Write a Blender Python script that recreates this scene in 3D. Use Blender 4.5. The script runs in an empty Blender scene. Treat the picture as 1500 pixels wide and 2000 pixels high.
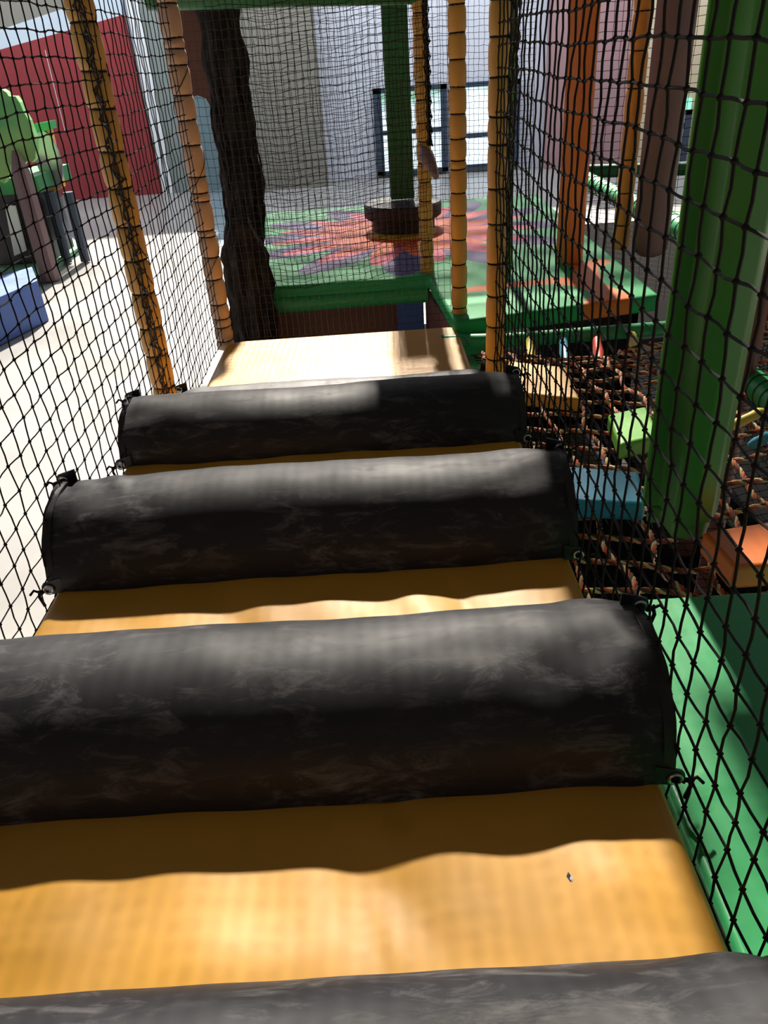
import bpy, math, random
from math import sin, cos, pi, radians, atan2, sqrt, tan
from mathutils import Vector, Matrix
random.seed(7)
sc = bpy.context.scene
col = sc.collection
H = 2.4            # eye height above the hall floor; everything is written relative to the eye and lifted at the end

# ------------------------------------------------------------------ camera
PITCH, ROLL, YAW = radians(31.1), radians(4.0), radians(0.5)
FWD = Vector((-sin(YAW)*cos(PITCH), cos(YAW)*cos(PITCH), -sin(PITCH)))
RT0 = Vector((cos(YAW), sin(YAW), 0))
UP0 = RT0.cross(FWD)
RT = cos(ROLL)*RT0 - sin(ROLL)*UP0
UP = sin(ROLL)*RT0 + cos(ROLL)*UP0
cam_d = bpy.data.cameras.new('camera'); cam = bpy.data.objects.new('camera', cam_d); col.objects.link(cam)
cam.matrix_world = Matrix((( RT.x, UP.x, -FWD.x, 0), (RT.y, UP.y, -FWD.y, 0), (RT.z, UP.z, -FWD.z, H), (0, 0, 0, 1)))
cam_d.sensor_fit = 'HORIZONTAL'; cam_d.sensor_width = 36; cam_d.lens = 36; cam_d.clip_start = .02; cam_d.clip_end = 200
sc.camera = cam

def ray(x, y): return FWD + (x-750)/1500*RT - (y-1000)/1500*UP
def atz(x, y, z): d = ray(x, y); return d*(z/d.z)
def aty(x, y, Y): d = ray(x, y); return d*(Y/d.y)

# ------------------------------------------------------------------ mesh builder
class MB:
    def __init__(s): s.v = []; s.f = []; s.m = []
    def quad(s, idx, m=0): s.f.append(tuple(idx)); s.m.append(m)
    def box(s, x0, x1, y0, y1, z0, z1, m=0):
        b = len(s.v)
        for z in (z0, z1):
            for (x, y) in ((x0, y0), (x1, y0), (x1, y1), (x0, y1)): s.v.append((x, y, z))
        for q in ((3, 2, 1, 0), (4, 5, 6, 7), (0, 1, 5, 4), (1, 2, 6, 5), (2, 3, 7, 6), (3, 0, 4, 7)):
            s.quad([b+i for i in q], m)
    def prism(s, pts, off, m=0):
        """pts: planar loop of 3-D points, off: extrusion vector"""
        n = len(pts); b = len(s.v); off = Vector(off)
        for p in pts: s.v.append(tuple(p))
        for p in pts: s.v.append(tuple(Vector(p)+off))
        s.quad([b+i for i in range(n)], m); s.quad([b+n+i for i in reversed(range(n))], m)
        for i in range(n):
            j = (i+1) % n; s.quad((b+i, b+n+i, b+n+j, b+j), m)
    def tube(s, pts, r, n=6, m=0, closed=False, caps=True):
        pts = [Vector(p) for p in pts]; N = len(pts)
        rr = r if isinstance(r, (list, tuple)) else [r]*N
        b = len(s.v); pu = None
        for i, p in enumerate(pts):
            if closed: t = pts[(i+1) % N]-pts[i-1]
            else: t = pts[min(i+1, N-1)]-pts[max(i-1, 0)]
            if t.length < 1e-9: t = Vector((0, 0, 1))
            t.normalize()
            if pu is None:
                a = Vector((0, 0, 1)) if abs(t.z) < .9 else Vector((1, 0, 0))
                u = t.cross(a).normalized()
            else:
                u = pu - t*pu.dot(t)
                u = u.normalized() if u.length > 1e-6 else t.orthogonal().normalized()
            pu = u; w = t.cross(u)
            for k in range(n):
                a = 2*pi*k/n
                s.v.append(tuple(p+(u*cos(a)+w*sin(a))*rr[i]))
        for i in range(N if closed else N-1):
            i2 = (i+1) % N
            for k in range(n):
                k2 = (k+1) % n
                s.quad((b+i*n+k, b+i*n+k2, b+i2*n+k2, b+i2*n+k), m)
        if not closed and caps:
            s.quad([b+k for k in reversed(range(n))], m); s.quad([b+(N-1)*n+k for k in range(n)], m)
    def blob(s, c, r, m=0, st=(1, 1, 1)):
        b = len(s.v)
        for d in ((1, 0, 0), (-1, 0, 0), (0, 1, 0), (0, -1, 0), (0, 0, 1), (0, 0, -1)):
            s.v.append((c[0]+d[0]*r*st[0], c[1]+d[1]*r*st[1], c[2]+d[2]*r*st[2]))
        for q in ((0, 2, 4), (2, 1, 4), (1, 3, 4), (3, 0, 4), (2, 0, 5), (1, 2, 5), (3, 1, 5), (0, 3, 5)):
            s.quad([b+i for i in q], m)
    def lathe(s, prof, c=(0, 0, 0), n=24, m=0, fn=None):
        b = len(s.v)
        for (r, z) in prof:
            for k in range(n):
                a = 2*pi*k/n; q = r*(fn(a, z) if fn else 1)
                s.v.append((c[0]+q*cos(a), c[1]+q*sin(a), c[2]+z))
        for i in range(len(prof)-1):
            for k in range(n):
                k2 = (k+1) % n; s.quad((b+i*n+k, b+i*n+k2, b+(i+1)*n+k2, b+(i+1)*n+k), m)
        s.quad([b+k for k in reversed(range(n))], m); s.quad([b+(len(prof)-1)*n+k for k in range(n)], m)
    def build(s, name, mats, parent=None, smooth=True, bevel=0, seg=3, angle=40):
        me = bpy.data.meshes.new(name); me.from_pydata(s.v, [], s.f)
        if not isinstance(mats, (list, tuple)): mats = [mats]
        for m in mats: me.materials.append(m)
        me.polygons.foreach_set('material_index', s.m)
        me.update()
        if smooth:
            me.polygons.foreach_set('use_smooth', [True]*len(me.polygons))
            me.set_sharp_from_angle(angle=radians(angle))
        o = bpy.data.objects.new(name, me); col.objects.link(o)
        if parent:
            o.parent = parent; o.location = (0, 0, 0) if parent.parent else -parent.location
        if bevel:
            md = o.modifiers.new('bevel', 'BEVEL'); md.width = bevel; md.segments = seg; md.limit_method = 'ANGLE'; md.angle_limit = radians(35)
            md.harden_normals = False
        return o

def tag(o, label=None, cat=None, group=None, kind=None):
    if label: o['label'] = label
    if cat: o['category'] = cat
    if group: o['group'] = group
    if kind: o['kind'] = kind
    return o
def empty(name, loc, label, cat, group=None):
    o = bpy.data.objects.new(name, None); o.location = loc; o.empty_display_size = .1; col.objects.link(o)
    return tag(o, label, cat, group)

# ------------------------------------------------------------------ materials
def lin(c): return tuple((x/255/12.92 if x/255 <= .04045 else ((x/255+.055)/1.055)**2.4) for x in c)
class NT:
    """small helper over a node tree"""
    def __init__(s, mat): s.t = mat.node_tree; s.n = s.t.nodes; s.l = s.t.links
    def new(s, ty, **k):
        o = s.n.new(ty)
        for a, b in k.items(): setattr(o, a, b)
        return o
    def set(s, sock, v):
        if isinstance(v, bpy.types.NodeSocket): s.l.new(v, sock)
        elif v is not None: sock.default_value = v
    def math(s, op, a, b=None, c=None, clamp=False):
        o = s.new('ShaderNodeMath', operation=op); o.use_clamp = clamp
        s.set(o.inputs[0], a); s.set(o.inputs[1], b)
        if c is not None: s.set(o.inputs[2], c)
        return o.outputs[0]
    def mix(s, f, a, b):
        o = s.new('ShaderNodeMix', data_type='RGBA'); s.set(o.inputs[0], f)
        s.set(o.inputs[6], a if isinstance(a, bpy.types.NodeSocket) else (*a, 1)); s.set(o.inputs[7], b if isinstance(b, bpy.types.NodeSocket) else (*b, 1))
        return o.outputs[2]
    def noise(s, scale, detail=4, rough=.6, vec=None, dist=0):
        o = s.new('ShaderNodeTexNoise'); o.inputs['Scale'].default_value = scale; o.inputs['Detail'].default_value = detail
        o.inputs['Roughness'].default_value = rough; o.inputs['Distortion'].default_value = dist
        if vec is not None: s.l.new(vec, o.inputs['Vector'])
        return o.outputs['Fac']
    def ramp(s, v, a, b, lo=0., hi=1.):
        o = s.new('ShaderNodeMapRange'); s.set(o.inputs[0], v)
        o.inputs[1].default_value = a; o.inputs[2].default_value = b; o.inputs[3].default_value = lo; o.inputs[4].default_value = hi
        return o.outputs[0]
    def vec(s, scale=(1, 1, 1)):
        tc = s.new('ShaderNodeTexCoord'); mp = s.new('ShaderNodeMapping'); mp.inputs['Scale'].default_value = scale
        s.l.new(tc.outputs['Object'], mp.inputs['Vector']); return mp.outputs[0]
    def bump(s, h, strength, dist=.01):
        o = s.new('ShaderNodeBump'); o.inputs['Strength'].default_value = strength; o.inputs['Distance'].default_value = dist
        s.l.new(h, o.inputs['Height']); return o.outputs[0]
def mat(name, color=(.5, .5, .5), rough=.5, spec=.5, metal=0):
    m = bpy.data.materials.new(name); m.use_nodes = True
    b = m.node_tree.nodes['Principled BSDF']
    b.inputs['Base Color'].default_value = (*color, 1); b.inputs['Roughness'].default_value = rough
    b.inputs['Specular IOR Level'].default_value = spec; b.inputs['Metallic'].default_value = metal
    return m, NT(m), b
def vinyl(name, color, rough=.38, var=.12, bump=.25, spec=.5, scuff=0, scuffcol=None, wr=6):
    m, t, b = mat(name, color, rough, spec)
    n1 = t.noise(3.5, 5, .6, t.vec()); n2 = t.noise(60, 3, .6, t.vec((1, 1, 1)))
    dark = tuple(c*(1-var*2) for c in color); lite = tuple(min(1, c*(1+var)) for c in color)
    c = t.mix(t.ramp(n1, .3, .7), dark, lite)
    if scuff:
        s1 = t.noise(26, 7, .75, t.vec((.35, 1, 1)), .6)
        s2 = t.noise(5, 4, .6, t.vec())
        f = t.math('MULTIPLY', t.ramp(s1, .5, .72), t.ramp(s2, .38, .65, .15, 1))
        f = t.math('MULTIPLY', f, scuff, clamp=True)
        c = t.mix(f, c, scuffcol)
        t.set(b.inputs['Roughness'], t.math('ADD', t.math('MULTIPLY', f, .25), t.ramp(n1, .3, .7, rough-.05, rough+.08)))
    else:
        t.set(b.inputs['Roughness'], t.ramp(n1, .3, .7, rough-.05, rough+.1))
    t.set(b.inputs['Base Color'], c)
    hgt = t.math('ADD', t.math('MULTIPLY', t.noise(wr, 3, .5, t.vec(), .8), 1.), t.math('MULTIPLY', n2, .05))
    t.set(b.inputs['Normal'], t.bump(hgt, bump, .03))
    return m
M = {}
M['yellow'] = vinyl('yellow vinyl', (.66, .33, .038), .48, .06, .08, wr=4)
M['yellow_pad'] = vinyl('yellow post vinyl', (.66, .35, .075), .4, .06, .12)
M['brown_pad'] = vinyl('tan post vinyl', (.56, .36, .26), .42, .06, .15)
M['black'] = vinyl('black vinyl', (.021, .0205, .026), .55, .12, .07, .35, 1.3, (.16, .152, .155), wr=5)
M['black_flat'] = vinyl('black vinyl end', (.02, .019, .022), .42, .1, .3)
M['green'] = vinyl('green vinyl', (.035, .36, .12), .38, .06, .12)
M['green_lime'] = vinyl('lime green vinyl', (.16, .47, .06), .40, .06, .08)
M['green_post'] = vinyl('leaf green vinyl', (.075, .27, .05), .42, .06, .08)
M['green_dark'] = vinyl('dark green vinyl', (.02, .15, .05), .45, .06, .1)
M['orange'] = vinyl('orange vinyl', (.82, .20, .035), .40, .06, .1)
M['blue'] = vinyl('sky blue vinyl', (.03, .34, .58), .38, .06, .1)
M['blue_deep'] = vinyl('deep blue vinyl', (.05, .12, .42), .5, .06, .1)
M['mauve'] = vinyl('mauve vinyl', (.20, .12, .125), .5, .1, .1)
M['maroon'] = vinyl('maroon vinyl', (.16, .06, .05), .5, .1, .1)
def cordm(name, c, rough=.45, spec=.5):
    m, t, b = mat(name, c, rough, spec)
    n = t.noise(900, 2, .5, t.vec((1, 1, .4)))
    t.set(b.inputs['Base Color'], t.mix(t.ramp(n, .35, .65), tuple(x*.6 for x in c), tuple(min(1, x*1.4) for x in c)))
    return m
M['net'] = cordm('black netting cord', (.010, .009, .010), .7, .16)
M['net_brown'] = cordm('brown black netting cord', (.035, .026, .024), .5, .5)
M['net_green'] = cordm('dark green netting cord', (.01, .05, .035), .5)
M['net_fine'] = cordm('fine charcoal netting', (.006, .006, .007), .8, .08)
M['cyan'] = cordm('teal lashing cord', (.03, .28, .26), .5)
M['rope_cream'] = cordm('cream rope strand', (.62, .46, .25), .7, .3)
M['rope_red'] = cordm('rust red rope strand', (.50, .085, .03), .7, .3)
M['rope_dark'] = cordm('dark rope strand', (.09, .045, .035), .7, .3)
M['tape_yellow'] = cordm('yellow tape', (.80, .56, .08), .5)
M['tape_red'] = cordm('red tape', (.72, .06, .02), .5)
M['tape_blue'] = cordm('blue tape', (.05, .28, .42), .5)
M['metal'] = mat('brushed grommet metal', (.62, .61, .6), .28, .5, 1)[0]
M['dark_disc'] = vinyl('charcoal vinyl', (.026, .022, .03), .5, .06, .1)

def plaster(name, c, rough=.8):
    m, t, b = mat(name, c, rough, .2)
    n = t.noise(1.3, 5, .6, t.vec())
    t.set(b.inputs['Base Color'], t.mix(t.ramp(n, .3, .7), tuple(x*.93 for x in c), tuple(min(1, x*1.04) for x in c)))
    t.set(b.inputs['Normal'], t.bump(t.noise(90, 3, .5, t.vec()), .08, .01))
    return m
M['w_white'] = plaster('white plaster', (.62, .64, .72))
M['w_red'] = plaster('red painted wall', (.25, .04, .045))
M['w_grey'] = plaster('grey green wall', (.22, .25, .24))
M['w_beige'] = plaster('beige wall', (.58, .49, .34))
M['w_taupe'] = plaster('taupe wall', (.22, .21, .18))
M['w_mauve'] = plaster('mauve wall', (.36, .22, .23))
M['w_blue'] = plaster('pale blue plaster', (.50, .58, .66))
M['w_trim'] = plaster('white trim', (.7, .72, .74), .5)
# floor: pale speckled sheet
m, t, b = mat('pale grey floor', (.5, .49, .47), .32, .5)
n = t.noise(.8, 5, .6, t.vec()); n2 = t.noise(160, 2, .5, t.vec())
c = t.mix(t.ramp(n, .3, .7), (.21, .206, .20), (.26, .256, .25)); t.set(b.inputs['Base Color'], t.mix(t.ramp(n2, .62, .75, 0, .25), c, (.3, .3, .3)))
t.set(b.inputs['Roughness'], t.ramp(n, .3, .7, .28, .42)); M['floor'] = m
m, t, b = mat('black safety mat', (.003, .003, .003), .9, .03)
t.set(b.inputs['Normal'], t.bump(t.noise(140, 4, .6, t.vec()), .5, .01)); M['black_mat'] = m
# ragged dark bark / moss
m, t, b = mat('ragged dark bark fabric', (.02, .016, .018), .8, .3)
v = t.vec((1, 1, .18)); n = t.noise(22, 6, .7, v, .5)
t.set(b.inputs['Base Color'], t.mix(t.ramp(n, .42, .66), (.008, .006, .008), (.07, .055, .055)))
t.set(b.inputs['Normal'], t.bump(n, 1., .06)); M['bark'] = m
# window panes with the daylight and trees outside
def pane(name, horizon, strength, green=(.12, .42, .25), top=(.75, .9, 1)):
    m, t, b = mat(name, (.02, .02, .02), .1)
    tc = t.new('ShaderNodeTexCoord'); sp = t.new('ShaderNodeSeparateXYZ'); t.l.new(tc.outputs['Object'], sp.inputs[0])
    n = t.noise(2.2, 5, .6, t.vec()); z = t.math('ADD', sp.outputs[2], t.math('MULTIPLY', n, .7))
    f = t.ramp(z, horizon, horizon+.25)
    c = t.mix(f, top, t.mix(t.ramp(t.noise(6, 4, .6, t.vec()), .35, .65), green, (.42, .62, .55)))
    t.set(b.inputs['Emission Color'], c); b.inputs['Emission Strength'].default_value = strength
    return m
M['frame'] = mat('dark blue grey window frame', (.035, .055, .09), .4)[0]

# flower mat: printed petals and a swirling vine (print on the vinyl)
FC = (.24, 6.05)      # flower centre
def flower_mat():
    m, t, b = mat('printed green play vinyl', (.03, .36, .12), .55, .2)
    tc = t.new('ShaderNodeTexCoord'); sp = t.new('ShaderNodeSeparateXYZ'); t.l.new(tc.outputs['Object'], sp.inputs[0])
    X, Y = sp.outputs[0], sp.outputs[1]
    dx = t.math('SUBTRACT', X, FC[0]); dy = t.math('SUBTRACT', Y, FC[1])
    r = t.math('SQRT', t.math('ADD', t.math('MULTIPLY', dx, dx), t.math('MULTIPLY', dy, dy)))
    a = t.math('ARCTAN2', dy, dx)
    def petals(n, R, depth, ph=0., pw=1.5):
        c = t.math('ABSOLUTE', t.math('COSINE', t.math('ADD', t.math('MULTIPLY', a, n/2), ph)))
        c = t.math('POWER', c, pw)
        edge = t.math('ADD', t.math('MULTIPLY', c, depth*R), R*(1-depth))
        return t.math('LESS_THAN', r, edge)
    base = t.mix(t.ramp(t.noise(2.5, 4, .6, t.vec()), .3, .7), (.028, .33, .11), (.04, .40, .14))
    c = t.mix(petals(12, 1.28, .45, .3), base, (.065, .035, .19))
    c = t.mix(petals(15, 1.0, .46, .9), c, (.66, .055, .13))
    c = t.mix(petals(17, .78, .5, .2), c, (.82, .12, .012))
    c = t.mix(t.math('LESS_THAN', r, .26), c, (.85, .42, .04))
    def capsule(c, p, q, ra, colr, sy=1.):
        ax, ay = p; bx, by = q; L = (bx-ax)**2+(by-ay)**2+1e-9
        px = t.math('SUBTRACT', X, ax); py = t.math('SUBTRACT', Y, ay)
        h = t.math('DIVIDE', t.math('ADD', t.math('MULTIPLY', px, bx-ax), t.math('MULTIPLY', py, by-ay)), L, clamp=True)
        ex = t.math('SUBTRACT', px, t.math('MULTIPLY', h, bx-ax)); ey = t.math('SUBTRACT', py, t.math('MULTIPLY', h, by-ay))
        d = t.math('SQRT', t.math('ADD', t.math('MULTIPLY', ex, ex), t.math('MULTIPLY', ey, ey)))
        return t.mix(t.math('LESS_THAN', d, ra), c, colr)
    O = (.80, .20, .04)
    P = [atz(x, y, -1.2) for x, y in ((905, 567), (1000, 557), (1090, 548), (1150, 555), (1195, 575), (1215, 590), (1150, 545), (1140, 520))]
    for i in range(5): c = capsule(c, P[i][:2], P[i+1][:2], .055 if i < 2 else .075, O)
    c = capsule(c, P[4][:2], atz(1175, 592, -1.2)[:2], .09, O)
    c = capsule(c, P[3][:2], P[7][:2], .08, O)
    c = capsule(c, P[7][:2], atz(1170, 512, -1.2)[:2], .07, O)
    t.set(b.inputs['Base Color'], c)
    t.set(b.inputs['Normal'], t.bump(t.noise(5, 3, .5, t.vec()), .1, .03))
    return m
M['flower'] = flower_mat()

# ------------------------------------------------------------------ shared builders
XL, XR = -.787, .411
def net(name, S, nu, nv, r, kr, m, jit=.003, sub=2, knots=True, skip=None, label=None, cat='net', group=None, sides=4, wob=.0022):
    """square-mesh knotted netting over the surface S(i, j) (i = 0..nu, j = 0..nv)"""
    mb = MB(); K = {}
    for i in range(nu+1):
        for j in range(nv+1):
            p = Vector(S(i, j)); K[i, j] = p+Vector((random.uniform(-jit, jit), random.uniform(-jit, jit), random.uniform(-jit, jit)))
    def line(ids):
        pts = []
        run = []
        for q, a in enumerate(ids):
            if skip and skip(*a):
                if len(run) > 1: runs.append(run)
                run = []; continue
            run.append(a)
        if len(run) > 1: runs.append(run)
    runs = []
    for i in range(nu+1): line([(i, j) for j in range(nv+1)])
    for j in range(nv+1): line([(i, j) for i in range(nu+1)])
    for run in runs:
        pts = []
        for q in range(len(run)):
            p = K[run[q]]; pts.append(p)
            if q < len(run)-1 and sub > 1:
                p2 = K[run[q+1]]
                for s in range(1, sub):
                    f = s/sub; pts.append(p.lerp(p2, f)+Vector([random.uniform(-wob, wob) for _ in range(3)]))
        mb.tube(pts, r, sides, caps=False)
    if knots:
        for k, p in K.items():
            if skip and skip(*k): continue
            mb.blob(p, kr, st=(1, 1, 1.35))
    o = mb.build(name, m)
    return tag(o, label, cat, group)

def sausage(mb, x, y, z0, z1, ties, r, lean=(0, 0), n=20, pinch=.80, pleats=9):
    """soft padded sleeve pulled in by ties"""
    zs = [z0]+sorted(t for t in ties if z0 < t < z1)+[z1]
    prof = []
    for i in range(len(zs)-1):
        a, b = zs[i], zs[i+1]; L = b-a
        for s in range(9):
            f = (0, .035, .09, .2, .5, .8, .91, .965, 1)[s]
            d = min(f, 1-f)*L
            rr = pinch+(1-pinch)*min(1, (d/.022))**.5 + .035*sin(pi*f)
            prof.append((a+f*L, rr, max(0, 1-d/.03)))
    b0 = len(mb.v)
    for (z, rr, pl) in prof:
        for k in range(n):
            a = 2*pi*k/n
            q = r*rr*(1+.05*pl*sin(pleats*a+z*40)+.012*sin(3*a+z*31))
            mb.v.append((x+lean[0]*(z-z0)+q*cos(a), y+lean[1]*(z-z0)+q*sin(a), z))
    for i in range(len(prof)-1):
        for k in range(n):
            k2 = (k+1) % n; mb.quad((b0+i*n+k, b0+i*n+k2, b0+(i+1)*n+k2, b0+(i+1)*n+k))
    mb.quad([b0+k for k in reversed(range(n))]); mb.quad([b0+(len(prof)-1)*n+k for k in range(n)])

def padded_post(x, y, z0, z1, ties, r, m, label, lean=(0, 0), cord='net', tails=True, lacing=0, tail_dir=None):
    root = empty('padded_post', (x, y, z0), label, 'post', 'padded climbing frame posts')
    mb = MB(); sausage(mb, x, y, z0, z1, ties, r, lean); mb.build('pad_sleeve', m, root, angle=80)
    for z in ties:
        if not z0 < z < z1: continue
        c = MB(); cx, cy = x+lean[0]*(z-z0), y+lean[1]*(z-z0); ti = random.uniform(-.08, .08); tj = random.uniform(-.06, .06)
        c.tube([(cx+r*.86*cos(a), cy+r*.86*sin(a), z+r*(ti*cos(a)+tj*sin(a))) for a in [2*pi*k/16 for k in range(16)]], .0032, 5, closed=True)
        if tails:
            d = tail_dir or (random.uniform(-1, 1), -1)
            L = sqrt(d[0]**2+d[1]**2); ux, uy = d[0]/L, d[1]/L
            px, py = cx+ux*r*.9, cy+uy*r*.9
            c.blob((px, py, z), .007)
            c.tube([(px, py, z), (px+ux*.012, py+uy*.012, z-.012), (px+ux*.014+random.uniform(-.01, .01), py+uy*.014, z-.035)], .0026, 5)
        c.build('tie_cord', M[cord], root)
    if lacing:
        c = MB(); pts = []; N = int((z1-z0)/.02)
        for k in range(N+1):
            z = z0+(z1-z0)*k/N
            a = lacing+.35*sin(k*1.7)+random.uniform(-.15, .15)
            pts.append((x+lean[0]*(z-z0)+(r+.006)*cos(a), y+lean[1]*(z-z0)+(r+.006)*sin(a), z))
        c.tube(pts, .0036, 5)
        for off in (.16, -.13):
            p2 = []
            for k in range(N+1):
                z = z0+(z1-z0)*k/N; a = lacing+off*sin(k*.9+off)
                p2.append((x+lean[0]*(z-z0)+(r+.004)*cos(a), y+lean[1]*(z-z0)+(r+.004)*sin(a), z))
            c.tube(p2, .0022, 4)
        for k in range(2, N, 4):
            p = Vector(pts[k]); c.tube([p, p+Vector((cos(lacing)*.01+.008, sin(lacing)*.012, -.016)), p+Vector((.022, sin(lacing)*.01, -.030-random.uniform(0, .015)))], .0026, 4)
        c.build('net_lacing', M['net_brown'], root)
    return root

# ------------------------------------------------------------------ the climbing lane
DZ = -1.045
def deck_z(x, y):
    if y < 2.42: z = DZ
    elif y < 2.68: f = (y-2.42)/.26; f = f*f*(3-2*f); z = DZ-.235*f
    else: z = DZ-.235
    return z
WR = [(-.06, .66, .05, .10, -.012), (-.03, .60, .03, .08, .010), (.02, .75, .09, .05, .006), (-.33, 1.28, .05, .09, -.007), (.05, 1.33, .045, .12, .009),
      (.16, 1.30, .03, .10, -.008), (-.15, 1.32, .06, .07, .006), (.30, .66, .06, .05, .006), (-.55, .62, .10, .04, .004), (-.02, .80, .02, .04, -.008), (-.6, 1.38, .1, .03, .005), (-.25, .58, .12, .05, .006)]
def deck_h(x, y):
    z = deck_z(x, y)
    for (cx, cy, sx, sy, a) in WR: z += a*math.exp(-((x-cx+.35*(y-cy))/sx)**2-((y-cy)/sy)**2)
    z += .003*sin(9*x+3*y)*sin(5*y+1) + .0015*sin(31*x+8*y)
    e = min(x-(XL-.012), (XR+.002)-x)
    if e < .02: z -= .014*(1-e/.02)**2
    return z
deck = empty('padded_ramp', ((XL+XR)/2, 1, DZ-.1), 'long yellow vinyl padded lane lying under the row of black rollers', 'padded ramp')
mb = MB(); NX, NY = 110, 190; Y0, Y1 = -.7, 3.02; x0, x1 = XL-.012, XR+.002
for j in range(NY+1):
    for i in range(NX+1):
        x = x0+(x1-x0)*i/NX; y = Y0+(Y1-Y0)*j/NY; mb.v.append((x, y, deck_h(x, y)))
for j in range(NY):
    for i in range(NX):
        b = j*(NX+1)+i; mb.quad((b, b+1, b+NX+2, b+NX+1))
# skirt and underside
def skirt(ids):
    b = len(mb.v)
    for i in ids: v = mb.v[i]; mb.v.append((v[0], v[1], v[2]-.07))
    for k in range(len(ids)-1): mb.quad((ids[k+1], ids[k], b+k, b+k+1))
    return [b+k for k in range(len(ids))]
L = [j*(NX+1) for j in range(NY+1)]; R_ = [j*(NX+1)+NX for j in range(NY+1)]
F_ = list(range(NX+1)); B_ = [NY*(NX+1)+i for i in range(NX+1)]
a_ = skirt(L[::-1]); b_ = skirt(R_); skirt(F_); skirt(B_[::-1]); a_ = a_[::-1]
for k in range(NY): mb.quad((a_[k], a_[k+1], b_[k+1], b_[k]))
mb.build('cushion', M['yellow'], deck, angle=60)
mb = MB(); p = Vector((.185, .655, deck_h(.185, .655)+.001))
p = atz(1112, 1712, DZ+.003)
mb.blob(p, .006, 0, (.7, 1.6, .3)); mb.blob(p+Vector((.002, -.004, .001)), .0035, 1, (.8, 1.3, .5))
mb2 = MB()
for (x, y) in ((XL+.03, -.5), (XR-.03, -.5), (XL+.03, 1.2), (XR-.03, 1.2), (XL+.03, 2.3), (XR-.03, 2.3)):
    g = MB(); g.tube([(x, y, -2.4), (x, y, DZ-.09)], .024, 10); g.build('support_leg', M['metal'], deck)
tag(mb.build('tear', [M['black_flat'], M['w_white']], deck), 'small torn nick')

# yellow landing mat behind the last roller
lm = MB(); ZP = -1.255; r0 = .10; pts = []
cor = [(XL-.005, 3.0), (XR, 3.0), (XR, 3.885), (XL-.005, 3.885)]
pts = [Vector((XL-.005, 3.03, ZP)), Vector((XR, 3.03, ZP))]
for k in range(7): a = pi/2*k/6; pts.append(Vector((XR-.05+.05*cos(a), 3.845+.05*sin(a), ZP)))
for k in range(7): a = pi/2+pi/2*k/6; pts.append(Vector((XL+.10+.10*cos(a), 3.80+.09*sin(a), ZP)))
lm.prism([p+Vector((0, 0, -.07)) for p in pts], (0, 0, .07))
for f in range(len(lm.f)): lm.f[f] = tuple(reversed(lm.f[f]))
lme = empty('landing_mat', ((XL+XR)/2, 3.4, -2.4), None, None)
lm.build('mat_pad', M['yellow'], lme, bevel=.016, seg=4)
for (x, y) in ((XL+.06, 3.1), (XR-.06, 3.1), (XL+.12, 3.75), (XR-.1, 3.75)):
    g = MB(); g.tube([(x, y, -2.4), (x, y, ZP-.07)], .024, 10); g.build('support_leg', M['metal'], lme)
tag(lme, 'flat yellow vinyl landing mat at the far end of the roller lane', 'mat')

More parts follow.
